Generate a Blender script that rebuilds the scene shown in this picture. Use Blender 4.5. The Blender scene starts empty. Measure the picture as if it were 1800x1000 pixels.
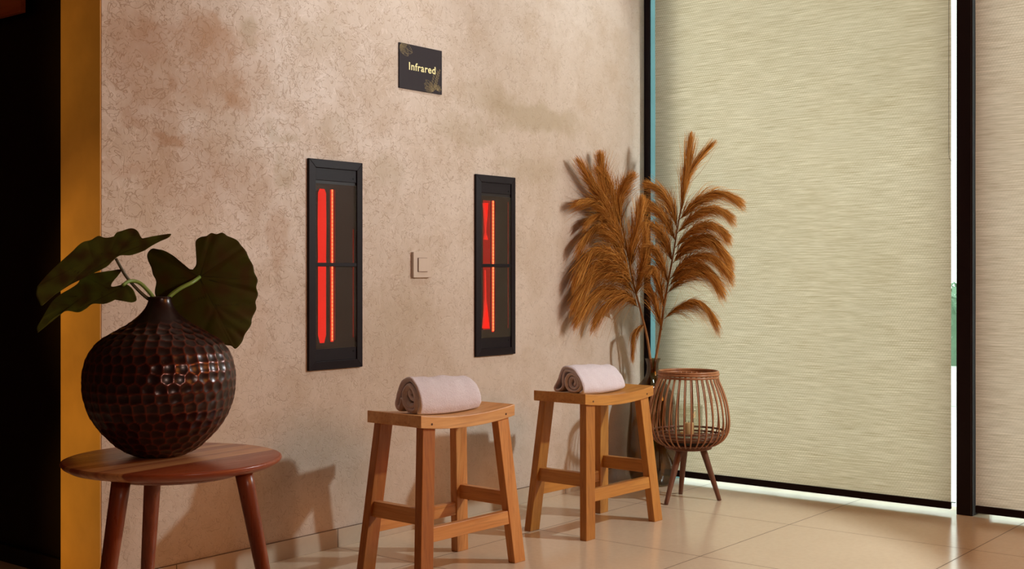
import bpy, bmesh, math, random
import numpy as np
from mathutils import Vector, kdtree, noise as mnoise

# ------------------------------------------------------------------ camera, world, light
S = bpy.context.scene
COL = S.collection
H = 0.85                      # eye height
FPX = 2161.0                  # focal length in pixels of an 1800 px wide frame
YAW = math.radians(38.7)      # view direction measured from +X (the plaster wall runs along X)
cam_d = bpy.data.cameras.new('camera'); cam = bpy.data.objects.new('camera', cam_d)
COL.objects.link(cam); S.camera = cam
cam.location = (0, 0, H)
cam.rotation_euler = (math.radians(90), 0, YAW - math.radians(90))
cam_d.sensor_width = 36; cam_d.lens = FPX / 1800 * 36; cam_d.shift_y = -20 / 1800
cam_d.clip_start = 0.02

S.view_settings.view_transform = 'Standard'; S.view_settings.look = 'None'
S.view_settings.gamma = 1; S.view_settings.use_curve_mapping = False
S.view_settings.exposure = 0.0

world = bpy.data.worlds.new('World'); S.world = world; world.use_nodes = True
bgn = world.node_tree.nodes['Background']
bgn.inputs[0].default_value = (0.93, 1.0, 0.96, 1); bgn.inputs[1].default_value = 3.2

def lamp(name, kind, loc, target, color, power, size=0.05, spot=None, blend=0.5, size_y=None):
    d = bpy.data.lights.new(name, kind); o = bpy.data.objects.new(name, d); COL.objects.link(o)
    o.location = loc
    o.rotation_euler = (Vector(target) - Vector(loc)).to_track_quat('-Z', 'Y').to_euler()
    d.color = color; d.energy = power
    if kind == 'AREA':
        d.shape = 'RECTANGLE'; d.size = size; d.size_y = size_y or size
    else:
        d.shadow_soft_size = size
    if kind == 'SPOT': d.spot_size = math.radians(spot); d.spot_blend = blend
    return o
# key lamp just outside the right edge of the frame, beside the window
lamp('key_lamp', 'SPOT', (4.08, 0.50, 1.66), (2.32, 2.81, 0.93), (0.80, 0.92, 0.94), 150, 0.042, 101, 0.22)
# second lamp low on the near side, aimed at the side table
lamp('side_lamp', 'SPOT', (0.93, -0.40, 1.10), (1.80, 2.8, 0.66), (1.0, 0.80, 0.66), 45, 0.05, 22, 0.8)
# downlight washing the upper plaster
lamp('wall_downlight', 'SPOT', (2.70, 2.05, 2.62), (2.70, 2.81, 1.75), (0.80, 0.92, 1.0), 52, 0.06, 62, 0.9)
lamp('window_downlight', 'SPOT', (3.80, 2.15, 2.62), (3.80, 2.81, 1.80), (0.66, 0.88, 1.0), 22, 0.06, 80, 0.9)
# added warm fill behind the camera, for the room's ambient light
lamp('room_fill', 'AREA', (3.5, -1.9, 2.1), (2.7, 2.4, 0.7), (1.0, 0.35, 0.05), 47, 2.0, size_y=1.2)
# warm alcove lamp left of the plaster wall
for zz, pw in ((0.22, 6.0), (0.80, 6.5), (1.45, 3.0)):
    lamp('alcove_lamp', 'SPOT', (1.36, 3.27, zz), (1.815, 2.93, zz-.03), (1.0, 0.56, 0.08), pw, 0.03, 80, 0.7)

# ------------------------------------------------------------------ geometry of the photograph (metres)
FW = (math.cos(YAW), math.sin(YAW)); RT = (math.sin(YAW), -math.cos(YAW))
YW = 2.812                    # plaster wall plane (y)
XW = 4.403                    # window wall plane (x)
XB = 4.36                     # blinds hang here
def at(x, y, D):
    L = (x - 900) / FPX * D
    return Vector((D*FW[0] + L*RT[0], D*FW[1] + L*RT[1], H - (y-480)/FPX*D))
def on_wall(x, y, Y=YW):
    d = at(x, y, 1.0) - Vector((0, 0, H)); return Vector((0, 0, H)) + d * (Y/d.y)

# ------------------------------------------------------------------ helpers
def link(name, me, parent=None, mat=None, smooth=False):
    if mat is not None: me.materials.append(mat)
    if smooth: me.polygons.foreach_set('use_smooth', [True]*len(me.polygons))
    o = bpy.data.objects.new(name, me); COL.objects.link(o)
    if parent: o.parent = parent
    return o
def mesh(name, v, f, mat, parent=None, smooth=False, cols=None):
    me = bpy.data.meshes.new(name); me.from_pydata([tuple(p) for p in v], [], f); me.update()
    if cols is not None:
        a = me.color_attributes.new('tint', 'FLOAT_COLOR', 'POINT')
        a.data.foreach_set('color', np.asarray(cols, dtype=np.float32).ravel())
    return link(name, me, parent, mat, smooth)
class MB:
    def __init__(s): s.v = []; s.f = []
    def add(s, v, f):
        n = len(s.v); s.v += [tuple(p) for p in v]; s.f += [tuple(i+n for i in q) for q in f]; return s
    def box(s, lo, hi):
        x0, y0, z0 = lo; x1, y1, z1 = hi
        return s.hexa([(x0,y0,z0),(x1,y0,z0),(x1,y1,z0),(x0,y1,z0),(x0,y0,z1),(x1,y0,z1),(x1,y1,z1),(x0,y1,z1)])
    def hexa(s, p):
        return s.add(p, [(3,2,1,0),(4,5,6,7),(0,1,5,4),(1,2,6,5),(2,3,7,6),(3,0,4,7)])
    def tube(s, path, rad, n=8, cap=True, closed=False):
        P = [Vector(p) for p in path]; m = len(P)
        R = rad if hasattr(rad, '__len__') else [rad]*m
        up = None; rings = []
        for i in range(m):
            if closed: t = P[(i+1) % m] - P[i-1]
            else: t = P[min(i+1, m-1)] - P[max(i-1, 0)]
            t.normalize()
            if up is None: up = Vector((0,0,1)) if abs(t.z) < .9 else Vector((1,0,0))
            a = up - t*up.dot(t); a.normalize(); b = t.cross(a); up = a
            rings.append([P[i] + (a*math.cos(k*2*math.pi/n) + b*math.sin(k*2*math.pi/n))*R[i] for k in range(n)])
        v = [q for r in rings for q in r]; f = []
        for i in range(m if closed else m-1):
            j = (i+1) % m
            for k in range(n):
                l = (k+1) % n; f.append((i*n+k, i*n+l, j*n+l, j*n+k))
        if cap and not closed:
            f.append(tuple(reversed(range(n)))); f.append(tuple((m-1)*n+k for k in range(n)))
        return s.add(v, f)
    def lathe(s, prof, n=48, c=(0,0), cap=True):
        v = []; f = []
        for r, z in prof:
            for k in range(n):
                a = 2*math.pi*k/n; v.append((c[0]+r*math.cos(a), c[1]+r*math.sin(a), z))
        m = len(prof)
        for i in range(m-1):
            for k in range(n):
                l = (k+1) % n; f.append((i*n+k, i*n+l, (i+1)*n+l, (i+1)*n+k))
        if cap:
            f.append(tuple(reversed(range(n)))); f.append(tuple((m-1)*n+k for k in range(n)))
        return s.add(v, f)
    def build(s, name, mat, parent=None, smooth=False, bevel=0, seg=2):
        me = bpy.data.meshes.new(name); me.from_pydata(s.v, [], s.f); me.update()
        bm = bmesh.new(); bm.from_mesh(me); bmesh.ops.recalc_face_normals(bm, faces=bm.faces)
        if bevel:
            es = [e for e in bm.edges if len(e.link_faces) == 2 and e.calc_face_angle(0) > .5]
            bmesh.ops.bevel(bm, geom=es, offset=bevel, segments=seg, profile=.5, affect='EDGES')
        bm.to_mesh(me); bm.free()
        return link(name, me, parent, mat, smooth)
def tag(o, label, cat, group=None):
    o['label'] = label; o['category'] = cat
    if group: o['group'] = group
    return o
def thing(name, loc, label, cat, group=None, rz=0):
    o = bpy.data.objects.new(name, None); COL.objects.link(o); o.empty_display_size = .05
    o.location = loc; o.rotation_euler = (0, 0, rz)
    return tag(o, label, cat, group)
def struct(o): o['kind'] = 'structure'; return o
def spline(pts, n):
    P = [Vector(p) for p in pts]; P = [P[0]*2-P[1]] + P + [P[-1]*2-P[-2]]; out = []
    m = len(P)-3
    for i in range(n):
        u = i/(n-1)*m; k = min(int(u), m-1); t = u-k; a, b, c, d = P[k:k+4]
        out.append(.5*((2*b) + (c-a)*t + (2*a-5*b+4*c-d)*t*t + (3*b-a-3*c+d)*t*t*t))
    return out

# ------------------------------------------------------------------ materials
class NT:
    def __init__(s, name):
        s.m = bpy.data.materials.new(name); s.m.use_nodes = True; s.t = s.m.node_tree; s.n = s.t.nodes
        s.b = s.n['Principled BSDF']; s.out = s.n['Material Output']
    def node(s, typ, **k):
        q = s.n.new(typ)
        for a, b in k.items(): setattr(q, a, b)
        return q
    def L(s, a, b): s.t.links.new(a, b)
    def setin(s, sock, v):
        if hasattr(v, 'is_linked') or isinstance(v, bpy.types.NodeSocket): s.L(v, sock)
        else: sock.default_value = v
    def math(s, op, a, b=None, c=None, clamp=False):
        q = s.node('ShaderNodeMath', operation=op, use_clamp=clamp)
        s.setin(q.inputs[0], a)
        if b is not None: s.setin(q.inputs[1], b)
        if c is not None: s.setin(q.inputs[2], c)
        return q.outputs[0]
    def coord(s, scale=(1,1,1), rot=(0,0,0), loc=(0,0,0), src='Object'):
        tc = s.node('ShaderNodeTexCoord'); mp = s.node('ShaderNodeMapping')
        mp.inputs['Scale'].default_value = scale; mp.inputs['Rotation'].default_value = rot; mp.inputs['Location'].default_value = loc
        s.L(tc.outputs[src], mp.inputs[0]); return mp.outputs[0]
    def noise(s, vec, scale, detail=3, rough=.5, dist=0):
        q = s.node('ShaderNodeTexNoise'); s.L(vec, q.inputs['Vector'])
        q.inputs['Scale'].default_value = scale; q.inputs['Detail'].default_value = detail
        q.inputs['Roughness'].default_value = rough; q.inputs['Distortion'].default_value = dist
        return q.outputs[0]
    def ramp(s, fac, stops, interp='LINEAR'):
        q = s.node('ShaderNodeValToRGB'); s.L(fac, q.inputs[0]); cr = q.color_ramp; cr.interpolation = interp
        while len(cr.elements) < len(stops): cr.elements.new(.5)
        for e, (p, c) in zip(cr.elements, stops):
            e.position = p; e.color = (c if hasattr(c, '__len__') else (c,)*3) + ((1,) if not hasattr(c, '__len__') or len(c) == 3 else ())
        return q.outputs[0]
    def mix(s, fac, a, b, mode='MIX'):
        q = s.node('ShaderNodeMix', data_type='RGBA', blend_type=mode)
        s.setin(q.inputs[0], fac)
        for i, v in ((6, a), (7, b)):
            if isinstance(v, bpy.types.NodeSocket): s.L(v, q.inputs[i])
            else: q.inputs[i].default_value = tuple(v)+((1,) if len(v) == 3 else ())
        return q.outputs[2]
    def maprange(s, v, a, b, c=0, d=1, smooth=False):
        q = s.node('ShaderNodeMapRange', interpolation_type='SMOOTHSTEP' if smooth else 'LINEAR')
        s.L(v, q.inputs[0])
        for i, x in enumerate((a, b, c, d)): q.inputs[i+1].default_value = x
        return q.outputs[0]
    def bump(s, h, strength=.3, dist=.001):
        q = s.node('ShaderNodeBump'); q.inputs['Strength'].default_value = strength; q.inputs['Distance'].default_value = dist
        s.L(h, q.inputs['Height']); s.L(q.outputs[0], s.b.inputs['Normal'])
    def base(s, c): s.setin(s.b.inputs['Base Color'], c if isinstance(c, bpy.types.NodeSocket) else tuple(c)+(1,))
    def set(s, **k):
        for a, v in k.items(): s.setin(s.b.inputs[a.replace('_', ' ')], v)
        return s
def plain(name, col, rough=.5, metal=0, noise_amt=.15, nscale=40):
    t = NT(name); v = t.coord(); n = t.noise(v, nscale, 3)
    t.base(t.mix(n, tuple(c*(1-noise_amt) for c in col), tuple(c*(1+noise_amt) for c in col)))
    t.set(Roughness=rough, Metallic=metal)
    if max(col) < .03: t.b.inputs['Specular IOR Level'].default_value = .18
    return t.m

def m_plaster():
    t = NT('plaster_wallpaper'); v = t.coord()
    tc = t.node('ShaderNodeTexCoord'); pos = tc.outputs['Object']
    big = t.noise(t.coord((1,1,1), loc=(3.1,0,1.7)), 1.6, 4, .55)
    mid = t.noise(v, 9, 4, .6)
    base = t.mix(t.maprange(big, .35, .68), (.64,.53,.45), (.53,.42,.33))
    base = t.mix(t.maprange(mid, .42, .72, 0, .55), base, (.46,.34,.24))
    # short curled fibres pressed in the surface: contour lines of distorted noise, cut into pieces
    fib = None
    for i, (sc, w, off) in enumerate(((17, .0105, 0), (22, .012, 7.3), (13, .0085, 13.1), (28, .013, 19.7))):
        vv = t.coord((1,1,1), loc=(off, 0, off*.7))
        n1 = t.noise(vv, sc, 2.0, .62, .6)
        line = t.maprange(t.math('ABSOLUTE', t.math('SUBTRACT', n1, .5)), w, w*.3)
        cut = t.maprange(t.noise(t.coord((1,1,1), loc=(off*2+3, 0, 5)), sc*1.7, 1, .5), .455, .50)
        q = t.math('MULTIPLY', line, cut)
        fib = q if fib is None else t.math('MAXIMUM', fib, q)
    # denser on the left part of the wall, calmer towards the window and floor
    sx = t.node('ShaderNodeSeparateXYZ'); t.L(pos, sx.inputs[0])
    dens = t.math('MULTIPLY', t.maprange(sx.outputs[0], 1.9, 4.2, 1, .35), t.maprange(sx.outputs[2], .2, 1.1, .45, 1))
    fibd = t.math('MULTIPLY', fib, dens)
    base = t.mix(t.math('MULTIPLY', fibd, .58), base, (.27,.17,.10))
    lightf = t.math('MULTIPLY', t.maprange(t.math('ABSOLUTE', t.math('SUBTRACT', t.noise(t.coord(loc=(1.3,0,4)), 15, 2, .6, .6), .5)), .012, .003), t.math('MULTIPLY', dens, .45))
    base = t.mix(lightf, base, (.74,.62,.54))
    # stains of the lime wash and soft painted-in shade at their own places (x, z, half width, half height, strength, colour)
    dist = t.node('ShaderNodeVectorMath', operation='ADD')
    nz = t.node('ShaderNodeTexNoise'); nz.inputs['Scale'].default_value = 14; nz.inputs['Detail'].default_value = 4; t.L(v, nz.inputs['Vector'])
    nm = t.node('ShaderNodeVectorMath', operation='MULTIPLY_ADD'); t.L(nz.outputs['Color'], nm.inputs[0])
    nm.inputs[1].default_value = (.16,0,.16); nm.inputs[2].default_value = (-.08,0,-.08)
    t.L(pos, dist.inputs[0]); t.L(nm.outputs[0], dist.inputs[1])
    rust = (.39,.215,.11); olive = (.36,.27,.16)
    stains_and_shade = [(300,238,.065,.022,.75,rust),(402,165,.035,.05,.75,rust),(425,172,.03,.04,.45,rust),(312,155,.03,.03,.6,rust),(350,60,.11,.06,.5,rust),
              (270,85,.05,.06,.55,rust),(375,75,.06,.07,.5,rust),(440,55,.045,.05,.55,olive),(225,215,.05,.03,.45,rust),(220,300,.05,.03,.35,rust),
              (495,238,.06,.03,.4,olive),(495,310,.05,.04,.4,olive),(330,300,.18,.11,.36,rust),(490,430,.04,.12,.35,rust),(300,110,.20,.15,.42,rust),(400,120,.14,.14,.35,rust),(260,200,.10,.08,.3,rust),(240,390,.16,.12,.12,olive),(420,330,.12,.10,.25,rust),(560,60,.10,.06,.2,olive),
              (940,205,.30,.06,.55,olive),(860,170,.20,.06,.3,olive),(820,230,.16,.05,.35,olive),(930,300,.2,.05,.3,olive),(680,300,.08,.06,.3,olive),(590,230,.08,.06,.25,olive),  # wide soft entries paint in the dim area between light pools
              (700,560,.18,.12,.2,olive),(230,80,.08,.12,.3,rust),(450,560,.05,.08,.2,rust)]
    for x, y, a, b, st, c in stains_and_shade:
        p = on_wall(x, y)
        q = t.node('ShaderNodeVectorMath', operation='SUBTRACT'); t.L(dist.outputs[0], q.inputs[0]); q.inputs[1].default_value = tuple(p)
        q2 = t.node('ShaderNodeVectorMath', operation='MULTIPLY'); t.L(q.outputs[0], q2.inputs[0]); q2.inputs[1].default_value = (1/a, 0, 1/b)
        q3 = t.node('ShaderNodeVectorMath', operation='LENGTH'); t.L(q2.outputs[0], q3.inputs[0])
        base = t.mix(t.maprange(q3.outputs['Value'], 1.35, .45, 0, st, True), base, c)
    t.base(base)
    t.set(Roughness=t.maprange(mid, .3, .7, .42, .62)); t.b.inputs['Specular IOR Level'].default_value = .35
    h = t.math('ADD', t.math('MULTIPLY', fib, -1.0), t.math('MULTIPLY', t.noise(v, 60, 4, .6), .8))
    t.bump(h, .38, .0018)
    return t.m
def m_tile(name, base_a, base_b, rough=.2):
    t = NT(name); tc = t.node('ShaderNodeTexCoord'); sx = t.node('ShaderNodeSeparateXYZ'); t.L(tc.outputs['Object'], sx.inputs[0])
    def line(s, o, step, w):
        q = t.math('SUBTRACT', s, o); q = t.math('DIVIDE', q, step); q = t.math('ADD', q, .5); q = t.math('FRACT', q)
        q = t.math('ABSOLUTE', t.math('SUBTRACT', q, .5)); return t.math('LESS_THAN', t.math('MULTIPLY', q, step), w)
    g = t.math('MAXIMUM', line(sx.outputs[0], 3.832, .597, .0016), line(sx.outputs[1], 1.867, .610, .0016))
    v = t.coord(); n = t.noise(v, 3, 5, .6); n2 = t.noise(v, 60, 3)
    c = t.mix(n, base_a, base_b); c = t.mix(t.maprange(n2, .4, .7, 0, .12), c, tuple(x*.7 for x in base_a))
    t.base(t.mix(g, c, (.13,.085,.055)))
    r = t.maprange(n, .3, .7, rough*.85, rough*1.2); t.set(Roughness=t.math('MAXIMUM', r, t.math('MULTIPLY', g, .8)))
    t.b.inputs['Specular IOR Level'].default_value = .55
    t.bump(t.math('MULTIPLY', g, -1.0), .5, .001); return t.m
def m_wood(name, ca, cb, cdark, axis, scale=1.0, rough=.42, knots=True):
    t = NT(name); st = [26, 26, 26]; st[axis] = 1.6
    v = t.coord(tuple(s*scale for s in st)); n = t.noise(v, 1.6, 5, .6, .6)
    st2 = [150, 150, 150]; st2[axis] = 5; n2 = t.noise(t.coord(tuple(s*scale for s in st2)), 1, 3, .6)
    c = t.mix(t.maprange(n, .32, .68), ca, cb)
    c = t.mix(t.maprange(n2, .52, .78, 0, .6), c, cdark)
    st3 = [7, 7, 7]; st3[axis] = 1.2
    c = t.mix(t.maprange(t.noise(t.coord(tuple(st3), loc=(4,2,1)), 1.4, 4, .6, 1.2), .55, .75, 0, .55), c, cdark)
    t.base(c); t.set(Roughness=t.maprange(n2, .3, .7, rough*.85, rough*1.25)); t.bump(n2, .18, .0008); return t.m
def m_blind(name, warm=0.0):
    t = NT(name); tc = t.node('ShaderNodeTexCoord'); sx = t.node('ShaderNodeSeparateXYZ'); t.L(tc.outputs['Object'], sx.inputs[0])
    slub = t.noise(t.coord((1, 7, 190)), 1, 4, .62)
    slub2 = t.noise(t.coord((1, 16, 330), loc=(2,3,1)), 1, 3, .6)
    broad = t.noise(t.coord((1, 2.2, 9)), 1, 4, .6)
    # twill: fine raised stitches on slightly slanted rows
    row = t.math('ADD', t.math('MULTIPLY', sx.outputs[2], 1.0), t.math('MULTIPLY', sx.outputs[1], .035))
    ph = t.math('ADD', t.math('MULTIPLY', row, 2*math.pi/.0085), t.math('MULTIPLY', broad, 9))
    w1 = t.math('SINE', ph)
    w2 = t.math('SINE', t.math('ADD', t.math('MULTIPLY', sx.outputs[1], 2*math.pi/.011), t.math('MULTIPLY', row, 2*math.pi/.017)))
    tw = t.math('MULTIPLY', t.math('MULTIPLY', t.math('ADD', w1, 1), t.math('ADD', w2, 1)), .25)
    # the twill shows on parts of the cloth only
    patch = t.maprange(t.noise(t.coord((1, 1.5, 1.5), loc=(0,4,2)), 1, 3, .5), .35, .62)
    fac = t.math('ADD', t.math('MULTIPLY', slub, .60), t.math('ADD', t.math('MULTIPLY', slub2, .40), t.math('MULTIPLY', t.math('MULTIPLY', tw, patch), .16)))
    A = (.43, .34, .215); B = (.78, .67, .52)
    if warm: A = (.45,.33,.24); B = (.80,.65,.54)
    col = t.mix(t.maprange(fac, .36, .72), A, B)
    col = t.mix(t.maprange(broad, .35, .7, 0, .3), col, tuple(.8*x for x in B))
    tr = t.node('ShaderNodeBsdfTranslucent'); df = t.node('ShaderNodeBsdfDiffuse'); mx = t.node('ShaderNodeMixShader')
    mx.inputs[0].default_value = .62
    t.L(col, tr.inputs[0]); t.L(col, df.inputs[0]); t.L(tr.outputs[0], mx.inputs[1]); t.L(df.outputs[0], mx.inputs[2])
    t.L(mx.outputs[0], t.out.inputs[0]); t.n.remove(t.b); return t.m
def m_emit(name, col, strength, dashes=None):
    t = NT(name); e = t.node('ShaderNodeEmission'); e.inputs[1].default_value = strength
    if dashes:
        tc = t.node('ShaderNodeTexCoord'); sx = t.node('ShaderNodeSeparateXYZ'); t.L(tc.outputs['Object'], sx.inputs[0])
        q = t.math('FRACT', t.math('DIVIDE', sx.outputs[2], dashes)); g = t.math('LESS_THAN', q, .16)
        t.L(t.mix(g, col, (col[0]*.35, col[1]*.02, col[2]*.02)), e.inputs[0])
    else:
        n = t.noise(t.coord((30,30,14)), 1, 3); t.L(t.mix(n, tuple(c*.85 for c in col), tuple(min(1,c*1.2) for c in col)), e.inputs[0])
    t.L(e.outputs[0], t.out.inputs[0]); t.n.remove(t.b); return t.m
def m_pane(name, tint, gloss=.12, rough=.05):
    t = NT(name); tr = t.node('ShaderNodeBsdfTransparent'); tr.inputs[0].default_value = tuple(tint)+(1,)
    g = t.node('ShaderNodeBsdfGlossy'); g.inputs['Roughness'].default_value = rough
    fr = t.node('ShaderNodeLayerWeight'); fr.inputs[0].default_value = .5
    mx = t.node('ShaderNodeMixShader'); t.L(t.math('ADD', t.math('MULTIPLY', t.math('POWER', fr.outputs['Facing'], 4), .6), gloss, clamp=True), mx.inputs[0])
    t.L(tr.outputs[0], mx.inputs[1]); t.L(g.outputs[0], mx.inputs[2]); t.L(mx.outputs[0], t.out.inputs[0]); t.n.remove(t.b); return t.m
def m_tint(name, a, b, rough=.5, metal=0, trans=0, spec=.5, dark=None):
    # colour from the 'tint' attribute: r mixes a -> b, g darkens
    t = NT(name); at_ = t.node('ShaderNodeAttribute', attribute_name='tint'); sx = t.node('ShaderNodeSeparateColor')
    t.L(at_.outputs['Color'], sx.inputs[0]); c = t.mix(sx.outputs[0], a, b)
    if dark: c = t.mix(sx.outputs[1], c, dark)
    t.base(c); t.set(Roughness=rough, Metallic=metal); t.b.inputs['Specular IOR Level'].default_value = spec
    if trans:
        tl = t.node('ShaderNodeBsdfTranslucent'); t.L(c, tl.inputs[0]); mx = t.node('ShaderNodeMixShader'); mx.inputs[0].default_value = trans
        t.L(t.b.outputs[0], mx.inputs[1]); t.L(tl.outputs[0], mx.inputs[2]); t.L(mx.outputs[0], t.out.inputs[0])
    return t

M = {}
M['plaster'] = m_plaster()
M['floor'] = m_tile('floor_tile', (.63,.48,.34), (.70,.55,.40), .17)
M['base'] = m_tile('baseboard_tile', (.50,.39,.29), (.56,.44,.33), .3)
M['reveal'] = plain('orange_lit_plaster', (.62,.33,.10), .7, 0, .18, 12)  # plaster with the warm light on it put into the colour
M['room'] = plain('warm_room_paint', (.20,.10,.055), .8)
M['ceil'] = plain('ceiling_paint', (.60,.50,.42), .8)
M['black'] = plain('black_aluminium', (.012,.006,.008), .42, 0)
M['darkdoor'] = plain('smoked_door_panel', (.006,.003,.002), .35)
def m_frost(name, col):
    t = NT(name); tr = t.node('ShaderNodeBsdfTranslucent'); tr.inputs[0].default_value = col+(1,)
    n = t.noise(t.coord((1,1,3)), 2, 2); t.L(t.mix(n, tuple(c*.85 for c in col), tuple(c*1.15 for c in col)), tr.inputs[0])
    t.L(tr.outputs[0], t.out.inputs[0]); t.n.remove(t.b); return t.m
M['teal'] = m_frost('frosted_teal_strip', (.09,.17,.185))
M['blind'] = m_blind('woven_blind'); M['blind2'] = m_blind('woven_blind_warm', 1)
M['glass'] = m_pane('window_glass', (.96,1,.98), .03, .0)

# ------------------------------------------------------------------ room shell
struct(MB().box((-2.6,-3.2,-.12), (4.50,4.6,0)).build('floor', M['floor']))
struct(MB().box((-2.6,-3.2,2.7), (4.50,4.6,2.82)).build('ceiling', M['ceil']))
struct(MB().box((1.815,YW,0), (XW+.05,YW+.185,2.7)).build('wall_back', M['plaster']))
# end face of the plaster wall, its orange light put into the colour
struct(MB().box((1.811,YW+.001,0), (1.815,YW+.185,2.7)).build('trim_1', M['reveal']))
bb = MB(); bb.box((1.82,YW-.007,0), (XW-.045,YW,.056)); struct(bb.build('baseboard_back', M['base'], bevel=.0008))
gl = MB().box((1.82,YW-.0066,.056), (XW-.045,YW,.0575)); struct(gl.build('trim_2', plain('grout_line', (.16,.10,.065), .9)))
struct(MB().box((-2.72,-3.2,0), (-2.6,4.6,2.7)).build('wall_left', M['room']))
struct(MB().box((-2.6,-3.32,0), (4.50,-3.2,2.7)).build('wall_front', M['room']))
struct(MB().box((-2.6,4.6,0), (4.50,4.72,2.7)).build('wall_far', M['room']))
# solid wall beyond the second window bay, behind the camera side
struct(MB().box((XB,-3.2,0), (XB+.14,-.6,2.7)).build('wall_right', M['room']))
# dark sauna-side door left of the reveal
d = struct(MB().box((1.905,YW+.225,0.0), (1.945,4.6,2.3)).build('door_1', M['darkdoor']))
MB().box((1.889,YW+.186,0), (1.945,YW+.300,2.3)).build('door_frame', plain('door_frame_black', (.004,.0025,.003), .5), d, bevel=.002)
MB().box((1.889,YW+.30,0), (1.905,4.6,.05)).build('bottom_rail', M['darkdoor'], d, bevel=.002)
struct(MB().box((1.889,YW+.185,2.3), (2.1,4.6,2.7)).build('wall_side', M['room']))
# wooden plaque fixed high on the dark door
pq = thing('wall_plaque', (1.889, 3.40, 1.60), 'small reddish wooden plaque with a dark slot on the black door, top left corner', 'plaque')
mw = m_wood('plaque_wood', (.50,.12,.03), (.58,.16,.04), (.30,.05,.02), 1)
MB().box((-.018,-.092,0), (0.0,.16,.12)).build('board', mw, pq, bevel=.002)
MB().box((-.0186,-.028,.075), (-.0178,.045,.092)).build('slot', plain('slot_dark', (.03,.002,.001), .6), pq)

# window wall: black posts, glass panes, blinds
def window(n, y0, y1):
    w = struct(MB().box((XW+.030,y0,0.004), (XW+.036,y1,2.66)).build('window_%d' % n, M['glass']))
    MB().box((XW+.02,y0,2.60), (XW+.06,y1,2.7)).build('window_head', M['black'], w)
    return w
window(1, 1.487, 2.785); window(2, -.6, 1.433)
struct(MB().box((XW-.002,2.782,0), (XW+.005,YW,2.7)).build('trim_3', M['black'], bevel=.0015))
post = MB().box((XB,1.430,0), (XB+.10,1.487,2.7)); struct(post.build('trim_4', M['black'], bevel=.002))
struct(MB().box((XB-.0015,1.4345,0), (XB,1.4365,2.7)).build('trim_5', plain('post_seam', (.05,.045,.055), .3)))
struct(MB().add([(XW+.012,2.64,0),(XW+.012,2.812,0),(XW+.012,2.812,2.7),(XW+.012,2.64,2.7)],[(0,1,2,3)]).build('trim_6', M['teal']))
struct(MB().box((XB+.07,1.395,0), (XB+.10,1.43,2.7)).build('trim_7', plain('blue_grey_channel', (.30,.38,.42), .5), bevel=.001))

def blind(y0, y1, mat, label, hz):
    b = thing('roller_blind', (XB, (y0+y1)/2, 0), label, 'blind')
    h = (y1-y0)/2; n = 60
    v = []; f = []
    for i in range(n+1):
        for j in range(41):
            yy = -h+2*h*i/n; zz = hz+.02+(2.55-hz)*j/40
            v.append((.0016*math.sin(i*.35+j*.05)+.001*math.sin(j*.6), yy, zz))
    for i in range(n):
        for j in range(40): a = i*41+j; f.append((a, a+41, a+42, a+1))
    mesh('fabric', v, f, mat, b, True)
    MB().box((-.006,-h,hz), (.008,h,hz+.026)).build('hem_bar', plain('hem_black', (.012,.005,.007), .5), b, bevel=.003)
    p = MB().tube([(0.02,-h,2.60),(0.02,h,2.60)], .032, 20); p.build('roller', M['black'], b, True)
    return b
B1 = blind(1.505, 2.730, M['blind'], 'wide pale yellow woven roller blind lowered between the two black window posts', .016)
B2 = blind(-.55, 1.420, M['blind2'], 'pinkish beige woven roller blind right of the thick black window post', .014)
struct(MB().box((XB-.06,-.6,2.52), (XW+.09,YW,2.7)).build('added_pelmet', M['ceil']))  # unseen pelmet added to keep sky light out above the blinds
# bead chain of the first blind
cy = -((1.505+2.730)/2) ; ch = MB(); R_ = .0016
path = []
z = 2.58
while z > 1.268: path.append((-.013, 1.5085, z)); z -= .0042
for k in range(1, 9):
    a = math.pi*k/9; path.append((-.013, 1.4985+.010*math.cos(a), 1.268-.022*math.sin(a)))
z = 1.268
while z < 2.58: path.append((-.013, 1.4885, z)); z += .0042
def octa(mb, c, r):
    x, y, z = c
    mb.add([(x+r,y,z),(x-r,y,z),(x,y+r,z),(x,y-r,z),(x,y,z+r),(x,y,z-r)], [(0,2,4),(2,1,4),(1,3,4),(3,0,4),(2,0,5),(1,2,5),(3,1,5),(0,3,5)])
for p in path: octa(ch, (p[0], p[1]+cy, p[2]), .0017)
ch.tube([(p[0], p[1]+cy, p[2]) for p in path[::2]], .0005, 4)
ch.build('bead_chain', plain('chain_dark', (.06,.055,.05), .4), B1)
MB().tube([(.004,1.49+cy,.040),(.004,1.507+cy,.040)], .0015, 6).build('guide_clip', plain('guide_dark', (.02,.05,.04), .4), B1)

# outdoors: paving and a clipped hedge seen as a sliver past the blind
struct(MB().box((4.50,-4,-.12), (16,12,-.004)).build('ground', plain('pale_paving', (.72,.74,.72), .8)))
def hedge():
    rnd = random.Random(3); mb = MB()
    for i in range(2600):
        x = 8.2+rnd.uniform(-.35,.35); y = rnd.uniform(1.2,5.2); z = .26+rnd.uniform(.02,1)**.7*.52
        a = Vector((rnd.uniform(-1,1), rnd.uniform(-1,1), rnd.uniform(-1,1))).normalized(); b = a.orthogonal().normalized(); s = rnd.uniform(.03,.06)
        c = Vector((x,y,z)); mb.add([c-a*s, c+b*s*.5, c+a*s, c-b*s*.5], [(0,1,2,3)])
    mb.box((8.0,1.2,.2501), (8.45,5.2,.70))
    return mb.build('hedge', plain('hedge_leaf', (.13,.24,.15), .6))
struct(MB().box((7.9,1.1,-.004), (8.55,5.3,.25)).build('trim_9', plain('planter_white', (.72,.74,.72), .8), bevel=.004))
tag(hedge(), 'green hedge outdoors, seen as a blurred sliver between blind and post', 'hedge')

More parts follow.
